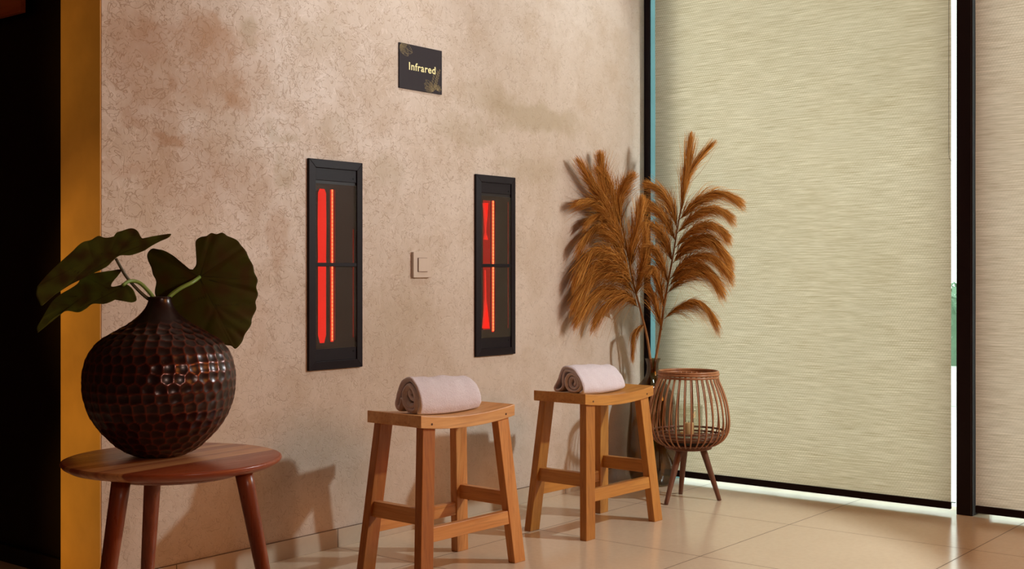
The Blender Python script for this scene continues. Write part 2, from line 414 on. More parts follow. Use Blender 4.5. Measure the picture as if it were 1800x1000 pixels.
# ------------------------------------------------------------------ infrared heaters
def heater(x0, x1, z0, z1, label, kind):
    W = x1-x0; Hh = z1-z0
    t = thing('infrared_heater', (x0, YW, z0), label, 'heater', 'wall-mounted infrared heaters')
    blk = plain('heater_black', (.010,.0055,.008), .5, 0)
    fr = MB(); b = .026; dep = .012
    # mitred flange: four trapezoid bars
    o = [(0,0),(W,0),(W,Hh),(0,Hh)]; i_ = [(b,b),(W-b,b),(W-b,Hh-b),(b,Hh-b)]
    for k in range(4):
        l = (k+1) % 4
        fr.hexa([(o[k][0],0,o[k][1]),(o[l][0],0,o[l][1]),(i_[l][0],0,i_[l][1]),(i_[k][0],0,i_[k][1]),
                 (o[k][0],-dep*.8,o[k][1]),(o[l][0],-dep*.8,o[l][1]),(i_[l][0],-dep,i_[l][1]),(i_[k][0],-dep,i_[k][1])])
    fr.build('frame', blk, t, bevel=.0012)
    bx = MB(); bx.box((b-.004,-.001,b), (b,.001,Hh-b)); bx.box((W-b,-.001,b), (W-b+.004,.001,Hh-b)); bx.build('inner_lip', blk, t)
    # top and bottom cover plates with screws
    for zz, s in ((b, 0), (Hh-b-.038, 1)):
        c = MB().box((b,-.0075,zz), (W-b,-.001,zz+.038)).build('cover_plate', blk, t, bevel=.001)
        MB().lathe([(.003,0),(.003,.0015)], 12).build('screw', plain('screw_black', (.004,.003,.003), .3), c)
        sc = c.children[0]; sc.rotation_euler = (math.pi/2,0,0); sc.location = (W-b-.012,-.0075,zz+(.012 if s else .026))
    gz0, gz1 = b+.038, Hh-b-.038; gm = (gz0+gz1)/2
    MB().box((b,-.010,gm-.006), (W-b,-.0015,gm+.006)).build('cross_bar', blk, t, bevel=.0015)
    MB().box((b,-.0045,gz1-.010), (W-b,-.0015,gz1)).build('glass_clip', plain('clip_grey', (.025,.02,.021), .4), t)
    # reflector tray behind the glass (fixed in front of the masonry)
    MB().box((b,-.0014,gz0), (W-b,-.0006,gz1)).build('reflector', plain('reflector_dark', (.022,.007,.006), .5, 0) if kind else plain('reflector_dark', (.029,.014,.012), .5, 0), t)
    seg = [(gz0+.03, gm-.006), (gm+.006, gz1-.026)]
    red = m_emit('red_glow', (1.0,.022,.012), 1.25); fil = m_emit('filament_glow', (1.0,.16,.05), 4.5, .0118)
    halo = m_emit('halo_red', (.55,.004,.003), .75); dim = m_emit('dim_red', (.32,.006,.004), .6)
    for (a, c) in seg:  # emissive bands and halos: the filament's reflection and glow put in as shapes
        if kind == 0:
            tb_ = MB().tube([(.058,0,a-.012 if a < gm-.1 else a),(.058,0,a+.012),(.058,0,(a+c)/2),(.058,0,c-.012),(.058,0,c)], [.009 if a < gm-.1 else .0175,.0165,.0165 if a < gm-.1 else .018,.0165,.0165 if a < gm-.1 else .010], 20)
            tb_.v = [(p[0], -.0036+p[1]*.12, p[2]) for p in tb_.v]
            tb_.build('reflection_band', red, t, True)
        else:
            mb = MB().box((.046,-.0026,a), (.086,-.0020,c)); mb.build('reflection_band', halo, t)
            mb = MB().tube([(.057,-.0030,a+.005 if a<gm-.1 else c-.14),(.058,-.0030,(a+c)/2),(.056,-.0030,c-.01)], [.010,.003,.012] if a > gm-.1 else [.016,.004,.003], 10); mb.build('bright_streak', red, t, True)
        MB().tube([(.100,-.0040,a-.006),(.100,-.0040,c)], .0019 if kind == 0 else .0028, 12).build('filament', fil, t, True)
        MB().box((.0945,-.0022,a-.010), (.1065,-.0018,c)).build('filament_halo', red, t)
        MB().box((.0905,-.0019,a-.006), (.115,-.0016,c)).build('outer_halo', m_emit('faint_red', (.30,.012,.008), .6), t)
        MB().box((W-b-.010,-.0022,a+.0), (W-b-.006,-.0016,c-(.12 if a > gm-.1 and kind == 0 else 0))).build('edge_glow', dim, t)
    for (a, c) in ((gz0, gm-.006), (gm+.006, gz1-.010)):
        MB().box((b+.001,-.0095,a), (W-b-.001,-.0088,c)).build('glass_pane', m_pane('heater_glass', (.86,.80,.78), .03, .10), t)
    return t
heater(2.517, 2.742, .554, 1.198, 'black framed infrared heater nearest the side table, with a broad red reflected glow', 0)
heater(3.297, 3.519, .555, 1.199, 'black framed infrared heater farther right, above the second stool', 1)

# ------------------------------------------------------------------ light switch
sw = thing('light_switch', (3.018, YW, .8775), 'square beige light switch on the plaster between the two heaters', 'switch')
cr = plain('switch_beige', (.55,.43,.34), .5, 0, .03)
MB().box((-.043,-.011,-.0425), (.043,0,.0425)).build('plate', cr, sw, bevel=.0012)
MB().box((-.0225,-.0155,-.0225), (.0225,-.0112,.0225)).build('rocker', cr, sw, bevel=.001)
MB().box((-.0236,-.0116,-.0236), (.0236,-.0111,.0236)).build('rocker_gap', plain('gap_brown', (.12,.05,.03), .8), sw)

# ------------------------------------------------------------------ sign "Infrared"
sg = thing('wall_sign', (2.913, YW, 1.458), 'small black wall sign reading Infrared with gold floral line drawings', 'sign')
SW, SH = .209, .149
MB().box((0,-.005,0), (SW,0,SH)).build('plate', plain('sign_black', (.024,.016,.019), .55, 0, .05), sw if False else sg, bevel=.0006)
gold = plain('gold_print', (.42,.30,.12), .4, 0); pale = plain('pale_yellow_print', (.86,.76,.36), .5, 0, .03)
def text_mesh(txt, size, name, mat, parent, loc, bold=0.0, spacing=1.0, sx=1.0):
    c = bpy.data.curves.new(name, 'FONT'); c.body = txt; c.size = size; c.offset = bold; c.extrude = .0003; c.space_character = spacing
    c.resolution_u = 6
    o = bpy.data.objects.new(name, c); COL.objects.link(o); bpy.context.view_layer.update()
    me = bpy.data.meshes.new_from_object(o.evaluated_get(bpy.context.evaluated_depsgraph_get()))
    bpy.data.objects.remove(o); me.materials.clear()
    w = link(name, me, parent, mat); w.rotation_euler = (math.pi/2,0,0); w.location = loc; w.scale = (sx,1,1)
    return w
tw = text_mesh('Infrared', .044, 'lettering', pale, sg, (.0,-.0055,0), .0006, 1.08)
ws = [v.co.x for v in tw.data.vertices]
a = on_wall(716.8, 108); b_ = on_wall(763.3, 131)
tw.scale = ((b_.x-a.x)/(max(ws)-min(ws)), 1, 1)
hs = [v.co.y for v in tw.data.vertices if v.co.x < min(ws)+.004]
want = on_wall(717, 109).z - on_wall(717, 122.3).z
tw.scale.y = want/(max(hs)-min(hs)); tw.location = (a.x-2.913-min(ws)*tw.scale.x, -.0055, on_wall(717,122.3).z-1.458)
def ribbon(mb, pts, w):
    P = [Vector((p[0],0,p[1])) for p in pts]
    for i in range(len(P)-1):
        d = (P[i+1]-P[i]); 
        if d.length < 1e-6: continue
        n = Vector((-d.z,0,d.x)).normalized()*w/2
        q = [P[i]+n, P[i]-n, P[i+1]-n, P[i+1]+n]
        mb.add([(p.x,-.0054,p.z) for p in q], [(0,1,2,3)])
def leaf2d(mb, ox, oz, ang, ln, wd, veins, w=.0007):
    ca, sa = math.cos(ang), math.sin(ang)
    T = lambda u, v: (ox+u*ca-v*sa, oz+u*sa+v*ca)
    up = [T(ln*k/12, wd*math.sin(math.pi*k/12)**.8) for k in range(13)]; dn = [T(ln*k/12, -wd*math.sin(math.pi*k/12)**.8) for k in range(13)]
    w = w*.55
    ribbon(mb, up, w); ribbon(mb, dn, w); ribbon(mb, [T(0,0), T(ln,0)], w)
    for k in range(1, veins):
        u = ln*k/veins; s = wd*math.sin(math.pi*min(1, (k+.6)/veins))**.8
        for sg_ in (1,-1): ribbon(mb, [T(u*.92,0), T(min(ln,u+ln*.08), sg_*s*.9)], w*.6)
orn = MB()
for an, ln, wd in ((-.35,.060,.016),(-.75,.050,.014),(-1.15,.034,.010),(.05,.030,.008),(-1.45,.022,.007)): leaf2d(orn, .006, SH-.006, an, ln, wd, 9)
orn.build('leaf_drawing', gold, sg)
orn = MB()
for an, ln, wd in ((2.35,.050,.013),(2.65,.048,.012),(2.0,.034,.009),(2.95,.040,.010),(1.2,.03,.008)): leaf2d(orn, .162, .006, an, ln, wd, 8)
ribbon(orn, [(.164,.004),(.172,.03),(.180,.055),(.188,.075)], .0009)
rr = random.Random(5)
for k in range(16):
    u = k/15; x = .165+.022*u; z_ = .008+.068*u; s = (-1)**k; e = (x+s*.012, z_+.010); ribbon(orn, [(x,z_), e], .0006)
    c = [(e[0]+.0032*math.cos(q*math.pi/4), e[1]+.0032*math.sin(q*math.pi/4)) for q in range(9)]; ribbon(orn, c, .0006)
for an in (.3,.8,1.3,1.9,2.4): leaf2d(orn, .186, .012, an, .020, .006, 5)
orn.build('branch_drawing', gold, sg)

# ------------------------------------------------------------------ stools
def make_stool(x, y, rz, label, pal, pal_end, pal_seat):
    t = thing('saddle_stool', (x, y, 0), label, 'stool', 'wooden saddle stools', rz)
    wx, wy, wz = (m_wood('stool_wood_%s' % 'xyz'[k], *pal, k, 1.0, .40) for k in range(3))
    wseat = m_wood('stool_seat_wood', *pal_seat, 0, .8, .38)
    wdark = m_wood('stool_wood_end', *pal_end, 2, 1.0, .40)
    L, W, zt, th = .3952, .2117, .4633, .0335; dip = .0145; n = 24; mb = MB()
    xs = [-L/2+L*i/n for i in range(n+1)]
    zo = [-dip*(1-(q/(L/2))**2) for q in xs]
    v = []; f = []
    for q, o in zip(xs, zo): v += [(q,-W/2,zt+o-th), (q,W/2,zt+o-th), (q,W/2,zt+o), (q,-W/2,zt+o)]
    for i in range(n):
        a = i*4; c = a+4
        for k in range(4): l = (k+1) % 4; f.append((a+k, a+l, c+l, c+k))
    f.append((0,1,2,3)); f.append((n*4+3,n*4+2,n*4+1,n*4))
    mb.add(v, f); mb.build('seat', wseat, t, bevel=.0018)
    bx, by, tx, ty, sx, sy = .2215, .1275, .1792, .0957, .0490, .0262
    ztop = .434
    for cx in (-1,1):
        for cy_ in (-1,1):
            def ring(hx, hy, z): 
                x0, x1 = sorted((cx*hx, cx*(hx-sx))); y0, y1 = sorted((cy_*hy, cy_*(hy-sy)))
                return [(x0,y0,z),(x1,y0,z),(x1,y1,z),(x0,y1,z)]
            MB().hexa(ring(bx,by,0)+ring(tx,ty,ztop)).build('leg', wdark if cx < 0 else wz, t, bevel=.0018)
    lerp = lambda z, a, b: a+(b-a)*z/ztop
    for cx in (-1,1):      # short side rails, set higher
        z0, z1 = .165, .208
        x0 = lambda z: cx*(lerp(z,bx,tx)-.011); x1 = lambda z: cx*(lerp(z,bx,tx)-.034); yy = lambda z: lerp(z,by,ty)-.020
        MB().hexa([(x0(z0),-yy(z0),z0),(x1(z0),-yy(z0),z0),(x1(z0),yy(z0),z0),(x0(z0),yy(z0),z0),
                   (x0(z1),-yy(z1),z1),(x1(z1),-yy(z1),z1),(x1(z1),yy(z1),z1),(x0(z1),yy(z1),z1)]).build('side_rail', wy, t, bevel=.0015)
    for cy_ in (-1,1):     # long rails, lower
        z0, z1 = .116, .155
        y0 = lambda z: cy_*(lerp(z,by,ty)-.003); y1 = lambda z: cy_*(lerp(z,by,ty)-.022); xx = lambda z: lerp(z,bx,tx)-.040
        MB().hexa([(-xx(z0),y0(z0),z0),(xx(z0),y0(z0),z0),(xx(z0),y1(z0),z0),(-xx(z0),y1(z0),z0),
                   (-xx(z1),y0(z1),z1),(xx(z1),y0(z1),z1),(xx(z1),y1(z1),z1),(-xx(z1),y1(z1),z1)]).build('long_rail', wx, t, bevel=.0015)
    pg = plain('peg_dark', (.10,.035,.012), .6)
    for px_, pz in ((-.155,.4365),(.157,.4375)):
        p = MB().lathe([(.0032,0),(.0032,.001)], 12).build('peg', pg, t); p.rotation_euler = (math.pi/2,0,0); p.location = (px_,-W/2,pz)
    return t
PAL1 = ((.52,.19,.040), (.68,.31,.095), (.24,.07,.016))
PAL2 = ((.44,.165,.026), (.56,.25,.050), (.20,.06,.010))
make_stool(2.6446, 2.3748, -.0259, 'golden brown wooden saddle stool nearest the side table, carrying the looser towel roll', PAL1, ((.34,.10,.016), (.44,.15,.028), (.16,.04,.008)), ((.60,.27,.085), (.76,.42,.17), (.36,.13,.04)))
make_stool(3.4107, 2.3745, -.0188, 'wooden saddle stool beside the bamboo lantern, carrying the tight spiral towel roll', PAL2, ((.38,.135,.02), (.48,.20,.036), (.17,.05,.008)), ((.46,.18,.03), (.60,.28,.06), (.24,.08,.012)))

# ------------------------------------------------------------------ rolled towels
def m_terry():
    t = NT('terry_cloth'); v = t.coord(); n = t.noise(v, 260, 3, .7); n2 = t.noise(v, 28, 3, .6)
    t.base(t.mix(n, (.70,.62,.68), (.83,.77,.83))); t.set(Roughness=.95); t.b.inputs['Sheen Weight'].default_value = .35; t.b.inputs['Sheen Roughness'].default_value = .5
    t.b.inputs['Specular IOR Level'].default_value = .1
    t.bump(t.math('ADD', n, t.math('MULTIPLY', n2, .6)), .8, .003); return t.m
M['terry'] = m_terry()
def towel(x, y, z, rz, length, pts, thick, label, seed, seatdip):
    """pts: centre line of the cloth in section, (to +Y, up); extruded along X."""
    t = thing('rolled_towel', (x, y, z), label, 'towel', 'rolled terry towels on the stools', rz)
    P = [Vector((p[0], p[1], 0)) for p in spline([(a, b, 0) for a, b in pts], 40*len(pts))]
    # even arc length resampling
    d = [0]; 
    for i in range(1, len(P)): d.append(d[-1]+(P[i]-P[i-1]).length)
    n = int(d[-1]/.0030); Q = []; j = 0
    for i in range(n+1):
        s = d[-1]*i/n
        while j < len(d)-2 and d[j+1] < s: j += 1
        u = (s-d[j])/max(1e-9, d[j+1]-d[j]); Q.append(P[j].lerp(P[j+1], u))
    prof = []
    h = thick/2
    nor = []
    for i in range(n+1):
        tg = (Q[min(i+1,n)]-Q[max(i-1,0)]).normalized(); nor.append(Vector((-tg.y, tg.x, 0)))
    prof += [(Q[i], nor[i], 1) for i in range(n+1)]
    tg = (Q[n]-Q[n-1]).normalized(); prof += [(Q[n]+tg*h*math.sin(a), nor[n], math.cos(a)) for a in (math.pi/4, math.pi/2, 3*math.pi/4)]
    prof += [(Q[i], nor[i], -1) for i in range(n, -1, -1)]
    tg = (Q[0]-Q[1]).normalized(); prof += [(Q[0]+tg*h*math.sin(a), nor[0], -math.cos(a)) for a in (math.pi/4, math.pi/2, 3*math.pi/4)]
    m = len(prof); K = int(length/.0032); rnd = random.Random(seed)
    ts = [(-1, .0)] ; rows = []
    er = h*.9
    for k in range(K+1):
        xx = -length/2 + length*k/K
        e = min(k, K-k)*length/K; sc = math.sqrt(max(0.0, 1-(1-min(1, e/er))**2)) if e < er else 1.0
        rows.append((xx, max(.12, sc)))
    v = []; f = []
    zmin = min(q.y for q in Q)-h
    for xx, sc in rows:
        ux = xx/length
        for i, (q, nn, sgn) in enumerate(prof):
            er_ = max(0, (.5-ux)*length); rnd_ = .80+.20*math.sqrt(max(0, 1-(1-min(1, er_/.026))**2))
            wob = (1+.012*math.sin(9*ux+seed)+.010*math.sin(17*ux))*(1-.24*max(0, ux+.15)**1.5)*rnd_
            p = q + nn*h*sgn*sc
            yy = .055+(p.x-.055)*(1+.02*math.sin(3.1*ux+seed))*(1-.15*max(0, ux+.15)**1.5)*(.5+.5*rnd_); zz = zmin+(p.y-zmin)*wob
            nv = mnoise.noise_vector(Vector((xx*330+seed*9, yy*330, zz*330)))*.0009
            nb = mnoise.noise_vector(Vector((xx*28+seed*5, yy*28, zz*28)))*.0022
            top = min(1, (zz-zmin)/.03)
            # end of each layer slightly staggered, seat curvature followed underneath
            stag = .003*math.sin(i/m*2*math.pi*3+seed)*abs(ux*2)**6*(1 if ux > 0 else -1)
            v.append((xx+nv.x+stag, yy+nv.y+nb.y*top, zz-zmin+nv.z*top+nb.z*top+seatdip*(xx/.1976)**2))
    for k in range(K):
        for i in range(m):
            l = (i+1) % m; a = k*m; c = a+m; f.append((a+i, a+l, c+l, c+i))
    # close both ends between the two sides of the cloth
    for base in (0, K*m):
        for i in range(n):
            a, b = base+i, base+i+1; c, d_ = base+(n+1)+3+(n-i-1), base+(n+1)+3+(n-i)
            f.append((a, b, c, d_) if base else (d_, c, b, a))
        e0 = base+n; e1 = base+n+4
        f.append((e0, e0+1, e0+2, e0+3, e1)); f.append((base+2*n+4, base+2*n+5, base+2*n+6, base+2*n+7-0, base) if base+2*n+7 < base+m+1 and 2*n+7 < m else (base+m-4, base+m-3, base+m-2, base+m-1, base))
    o = mesh('terry_roll', v, f, M['terry'], t, True)
    # short loose pile fibres on the outer face
    fz = MB(); rf = random.Random(seed+50)
    fv = []; ff = []
    for _ in range(9000):
        k = rf.randrange(2, K-2); i = rf.randrange(0, m); a = Vector(v[k*m+i]); c = Vector(v[k*m+(i+1) % m]); e = Vector(v[(k+1)*m+i])
        nn = (c-a).cross(e-a)
        if nn.length < 1e-12: continue
        nn.normalize()
        if nn.dot(a-Vector((a.x, .055, .05))) < 0: nn = -nn
        if a.z < .004: continue
        dd = (nn+Vector((rf.uniform(-.7,.7), rf.uniform(-.7,.7), rf.uniform(-.7,.7)))).normalized(); ln = rf.uniform(.0012,.0026)
        s = dd.orthogonal().normalized()*.00028; q = len(fv); fv += [a-s, a+s, a+dd*ln]; ff.append((q, q+1, q+2))
    mesh('pile', fv, ff, M['terry'], t)['kind'] = 'stuff'
    return t
def sec(x, y, x0, x1, y0, y1, w, h): return ((x1-x)/(x1-x0)*w, (y1-y)/(y1-y0)*h)
T1 = [(600,740),(628,640),(610,470),(540,310),(435,225),(330,285),(262,430),(215,600),(222,690),(270,720),(300,640),(318,560),(350,640),(420,725),(520,740),(568,660),(560,520),(510,380),(440,330),(375,400),(352,500),(385,590),(440,655),(515,640),(528,565),(470,530),(432,470),(445,410)]
T1 = [sec(x, y, 180, 655, 182, 788, .113, .105) for x, y in T1]
# second towel: neat spiral with one outer flap
T2 = [(770,805),(822,760),(828,680),(785,540),(715,420),(625,310),(510,262),(395,300),(335,420),(300,540),(232,660),(205,740),(240,785),(320,770),(385,690),(392,560),(398,440),(445,345),(545,335),(650,380),(728,480),(762,600),(755,700),(690,772),(590,785),(505,735),(468,640),(470,530),(520,430),(590,410),(660,455),(700,550),(700,640),(650,715),(580,705),(535,640),(535,550),(575,490),(625,510),(645,580),(625,640)]
T2 = [sec(x, y, 160, 858, 222, 845, .133, .0965) for x, y in T2]
stz = .4633-.0145
towel(2.630, 2.322, stz+.0012, -.03, .255, T1, .0150, 'pinkish white rolled towel with an open loose fold, on the stool nearest the side table', 1, .0145)
towel(3.382, 2.308, stz+.0012, .0, .250, T2, .0098, 'pinkish white towel in a tight spiral roll, on the stool beside the bamboo lantern', 2, .0145)

# ------------------------------------------------------------------ side table
TC = (1.546, 2.136); TZ = .470
tb = thing('side_table', (TC[0], TC[1], 0), 'round reddish wooden side table on splayed legs, under the hammered vase', 'table')
def m_tabletop():
    t = NT('tabletop_wood'); tc = t.node('ShaderNodeTexCoord'); sx = t.node('ShaderNodeSeparateXYZ')
    rot = t.coord((1,1,1), rot=(0,0,math.radians(-4))); t.L(rot, sx.inputs[0])
    n = t.noise(t.coord((3,16,8)), 1, 4, .6, .5); yy = t.math('ADD', sx.outputs[1], t.math('MULTIPLY', t.math('SUBTRACT', n, .5), .016))
    band = t.ramp(t.maprange(yy, -.25, .25), [(0,(.24,.045,.016)),(.20,(.32,.075,.024)),(.310,(.26,.052,.018)),(.318,(.62,.30,.12)),(.36,(.58,.27,.11)),(.41,(.52,.21,.085)),(.425,(.34,.10,.04)),(.445,(.55,.25,.10)),(.51,(.50,.20,.08)),(.525,(.28,.07,.028)),(.585,(.30,.08,.03)),(.60,(.54,.26,.12)),(.635,(.50,.23,.10)),(.65,(.27,.06,.025)),(.8,(.33,.10,.045)),(1,(.26,.06,.03))])
    g = t.noise(t.coord((6,120,60)), 1, 4, .6); t.base(t.mix(t.maprange(g, .45, .75, 0, .45), band, (.16,.03,.012)))
    t.set(Roughness=t.maprange(g, .3, .7, .26, .38)); t.bump(g, .12, .0006); return t.m
R0 = .221
MB().lathe([(.12,-.026),(.178,-.0235),(.205,-.018),(.217,-.011),(.221,-.0055),(.2195,-.0015),(.215,0),(.1,0),(.02,0)], 96).build('top', m_tabletop(), tb, True).location = (0,0,TZ)
legw = m_wood('table_leg_wood', (.19,.038,.013), (.27,.065,.022), (.10,.016,.007), 2, 1, .30)
MB().lathe([(.05,-.040),(.135,-.036),(.15,-.026),(.15,-.0245)], 48).build('underframe', legw, tb, True).location = (0,0,TZ)
for k in range(3):
    # one leg to the right in the photograph, two to the left
    L_, D_ = (.143*math.cos(math.radians(2+120*k)), .143*math.sin(math.radians(2+120*k)))
    ux, uy = (RT[0]*L_+FW[0]*D_)/.143, (RT[1]*L_+FW[1]*D_)/.143
    pth = [(ux*(.143+.087*u), uy*(.143+.087*u), .445*(1-u)) for u in [i/12 for i in range(13)]]
    MB().tube(pth, [.0185-.0075*(i/12)**1.1 for i in range(13)], 20).build('leg', legw, tb, True)

# ------------------------------------------------------------------ hammered vase
VC = at(281, 803, 2.565); VX, VY = VC.x, VC.y; VZ = TZ+.0005; kpx = 2.565/FPX
vs = thing('hammered_vase', (VX, VY, VZ), 'round dark copper-brown vase with hammered dimples, standing on the side table', 'vase')
prof = [(805,43),(802,52),(796,64),(785,78.5),(765,98),(745,113),(720,124.5),(695,130),(670,131.5),(645,128),(622,119),(603,102),(588,78),(574,54),(562,38),(550,27),(540,21.5),(532,19.5),(528,20)]
zb = H-(806-480)*kpx
P = spline([(r*kpx, (H-(y-480)*kpx)-zb, 0) for y, r in prof], 190)
arc = [0]
for i in range(1, len(P)): arc.append(arc[-1]+(P[i]-P[i-1]).length)
# dimple centres in staggered rows
kd_pts = []; sp = .0222; row = 0; s = .012
rnd = random.Random(4)
while s < arc[-1]-.055:
    j = max(1, next(i for i, q in enumerate(arc) if q >= s)); r = P[j].x; cnt = max(10, int(2*math.pi*max(r,.05)/.0250))
    for k in range(cnt):
        a = 2*math.pi*(k+(row % 2)*.5+rnd.uniform(-.09,.09))/cnt; q = P[min(len(P)-1, j)]; kd_pts.append((q.x*math.cos(a), q.x*math.sin(a), q.y+rnd.uniform(-.0012,.0012)))
    s += sp*.90; row += 1
kd = kdtree.KDTree(len(kd_pts))
for i, p in enumerate(kd_pts): kd.insert(p, i)
kd.balance()
NV = 420; v = []; cols = []
for i, q in enumerate(P):
    t_ = (P[min(i+1,len(P)-1)]-P[max(i-1,0)]).normalized(); fade = min(1, max(0, (arc[-1]-.058-arc[i])/.02)); nx, nz = t_.y, -t_.x
    for k in range(NV):
        a = 2*math.pi*k/NV; p = Vector((q.x*math.cos(a), q.x*math.sin(a), q.y))
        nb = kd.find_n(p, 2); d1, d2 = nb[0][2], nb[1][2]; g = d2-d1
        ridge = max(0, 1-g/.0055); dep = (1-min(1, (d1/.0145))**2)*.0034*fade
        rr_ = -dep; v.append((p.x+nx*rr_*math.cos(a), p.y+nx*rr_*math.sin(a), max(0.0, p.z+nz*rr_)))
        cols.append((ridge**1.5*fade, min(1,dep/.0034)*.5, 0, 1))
f = []
for i in range(len(P)-1):
    for k in range(NV): l = (k+1) % NV; f.append((i*NV+k, i*NV+l, (i+1)*NV+l, (i+1)*NV+k))
f.append(tuple(reversed(range(NV))))
# inner neck
m0 = (len(P)-1)*NV
for r, z in ((.0145, P[-1].y+.001), (.0135, P[-1].y-.02), (.03, P[-1].y-.07)):
    n0 = len(v); 
    for k in range(NV): a = 2*math.pi*k/NV; v.append((r*math.cos(a), r*math.sin(a), z)); cols.append((0,.5,0,1))
    for k in range(NV): l = (k+1) % NV; f.append((m0+k, m0+l, n0+l, n0+k))
    m0 = n0
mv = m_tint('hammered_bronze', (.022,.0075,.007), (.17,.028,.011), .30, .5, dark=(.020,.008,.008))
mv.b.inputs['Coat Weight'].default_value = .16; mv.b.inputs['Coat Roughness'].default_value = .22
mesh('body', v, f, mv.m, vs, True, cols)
NECK = Vector((VX, VY, VZ+P[-1].y))

# ------------------------------------------------------------------ elephant ear leaves in the vase
leafm = m_tint('leaf_green', (.046,.046,.003), (.008,.008,.002), .6, 0, .12, .1, dark=(.050,.028,.003)).m
leafm2 = m_tint('leaf_green_light', (.16,.19,.028), (.03,.035,.008), .5, 0, .25, .3, dark=(.11,.07,.016)).m
stemm = plain('leaf_stalk', (.16,.26,.04), .45, 0, .2, 60)
stemd = plain('leaf_stalk_dark', (.06,.05,.02), .5, 0, .2, 60)
def zpt(x, y): return (x/3.125, 380+y/3.125)
def make_leaf(label, outline, centre, dfun, veins, mat, stem, smat, srad, seed):
    t = thing('elephant_ear_leaf', tuple(NECK), label, 'leaf', 'leaves standing in the hammered vase')
    cx, cy_ = zpt(*centre); O = [Vector((*zpt(*p), 0)) for p in outline]
    O = [o for o in spline(O+[O[0]], 200)][:-1]; rings = 34; n = len(O); v = []; cols = []; f = []
    rn = random.Random(seed); vz = [(Vector(zpt(*a)), Vector(zpt(*b))) for a, b in veins]
    ph = [rn.uniform(0, 6.28) for _ in range(4)]
    def P3(x, y, r, th, side):
        D = dfun(x, y)
        dmin = 1e9
        for a, b in vz:
            ab = b-a; q = Vector((x,y))-a; u = max(0, min(1, q.dot(ab)/ab.length_squared)); dmin = min(dmin, (q-ab*u).length + 1.2*u)
        rip = .0025*r*r*math.sin(5*th+ph[0])+.0014*r**5*math.sin(17*th+ph[1])
        puff = .0030*min(1, dmin/9)*r
        p = at(x, y, D+rip-puff+side) - NECK
        return p, dmin
    for side in (0, .0012):
        b0 = len(v)
        p, dm = P3(cx, cy_, 0, 0, side); v.append(p); cols.append((1,0,0,1))
        for r_ in range(1, rings+1):
            r = r_/rings
            for k in range(n):
                x = cx+(O[k].x-cx)*r; y = cy_+(O[k].y-cy_)*r; th = 2*math.pi*k/n
                p, dm = P3(x, y, r, th, side); v.append(p)
                nz = mnoise.noise(Vector((x*.05+seed, y*.05, 0)))
                cols.append((max(0, 1-dm/1.5)*.9, max(0, min(1, .35+nz*1.1)), 0, 1))
        for k in range(n): q = (b0, b0+1+k, b0+1+(k+1) % n); f.append(q if side else tuple(reversed(q)))
        for r_ in range(rings-1):
            for k in range(n):
                a = b0+1+r_*n+k; b = b0+1+r_*n+(k+1) % n; q = (a, a+n, b+n, b); f.append(q if side else tuple(reversed(q)))
        if side == 0: e0 = b0+1+(rings-1)*n
    e1 = b0+1+(rings-1)*n
    for k in range(n): l = (k+1) % n; f.append((e0+k, e0+l, e1+l, e1+k))
    mesh('leaf_blade', v, f, mat, t, True, cols)
    sp_ = spline([at(*s)-NECK for s in stem[:-1]]+[Vector(stem[-1]), Vector(stem[-1])+Vector((0,0,-.05))], 30)
    MB().tube(sp_, [srad[0]+(srad[1]-srad[0])*i/29 for i in range(30)], 12).build('stem', smat, t, True)
    return t
# big right leaf, underside turned to the camera
big = [(1060,292),(1078,262),(1076,200),(1074,140),(1100,115),(1135,108),(1160,92),(1190,98),(1222,90),(1250,108),(1300,130),(1325,160),(1350,190),(1368,230),(1390,270),(1398,310),(1416,350),(1408,390),(1418,430),(1404,470),(1408,510),(1385,560),(1378,600),(1345,650),(1330,690),(1295,728),(1270,712),(1235,706),(1190,680),(1140,660),(1080,640),(1020,600),(960,560),(910,520),(872,470),(850,420),(858,360),(840,320),(830,280),(812,240),(810,205),(835,178),(870,182),(900,188),(950,215),(985,245),(1010,275),(1040,290)]
bigv = [((1095,335),(1290,720)),((1095,335),(1130,440)),((1120,330),(1400,350)),((1105,330),(1330,170)),((1100,330),(1160,110)),((1095,335),(830,200)),((1095,335),(860,345)),((1130,440),(950,500)),((1180,490),(1400,480)),((1190,500),(1360,600)),((1190,500),(1110,640)),((1230,590),(1330,660)),((1060,325),(900,190)),((1150,350),(1400,420))]
C0 = NECK.x*FW[0]+NECK.y*FW[1]
make_leaf('large dark green heart-shaped leaf leaning right, covering the vase shoulder', big, (1095,335),
          lambda x, y: C0+.075+.00022*(x-350)-.00018*(y-490)+.0000022*(x-350)**2, bigv, leafm,
          [(350.5,487,C0+.065),(338,496,C0+.035),(318,506,C0+.018),(300,519,C0+.008),(293,530,C0+.002),(.006,-.004,-.012)], stemm, (.0040,.0052), 1)
la = [(205,385),(215,372),(250,330),(300,280),(350,235),(400,190),(430,160),(460,140),(500,130),(540,108),(580,118),(625,110),(640,90),(670,80),(720,66),(755,80),(778,118),(800,118),(850,108),(900,100),(940,97),(925,118),(880,138),(830,165),(790,190),(720,214),(660,216),(620,245),(590,275),(560,292),(500,320),(440,350),(390,375),(350,400),(300,432),(262,460),(230,492),(212,465),(198,430)]
lav = [((640,215),(230,470)),((640,215),(930,100)),((600,225),(650,95)),((520,250),(480,140)),((430,310),(330,270)),((640,215),(740,80)),((500,270),(420,330))]
make_leaf('olive green leaf spreading left at the top of the bunch, pointed tip to the right', la, (560,205),
          lambda x, y: C0-.035-.0011*(y-450)-.00055*(x-200), lav, leafm2,
          [(204,455,C0-.04),(222,486,C0-.018),(245,512,C0-.008),(262,526,C0-.003),(-.008,.002,-.012)], stemd, (.0030,.0040), 2)
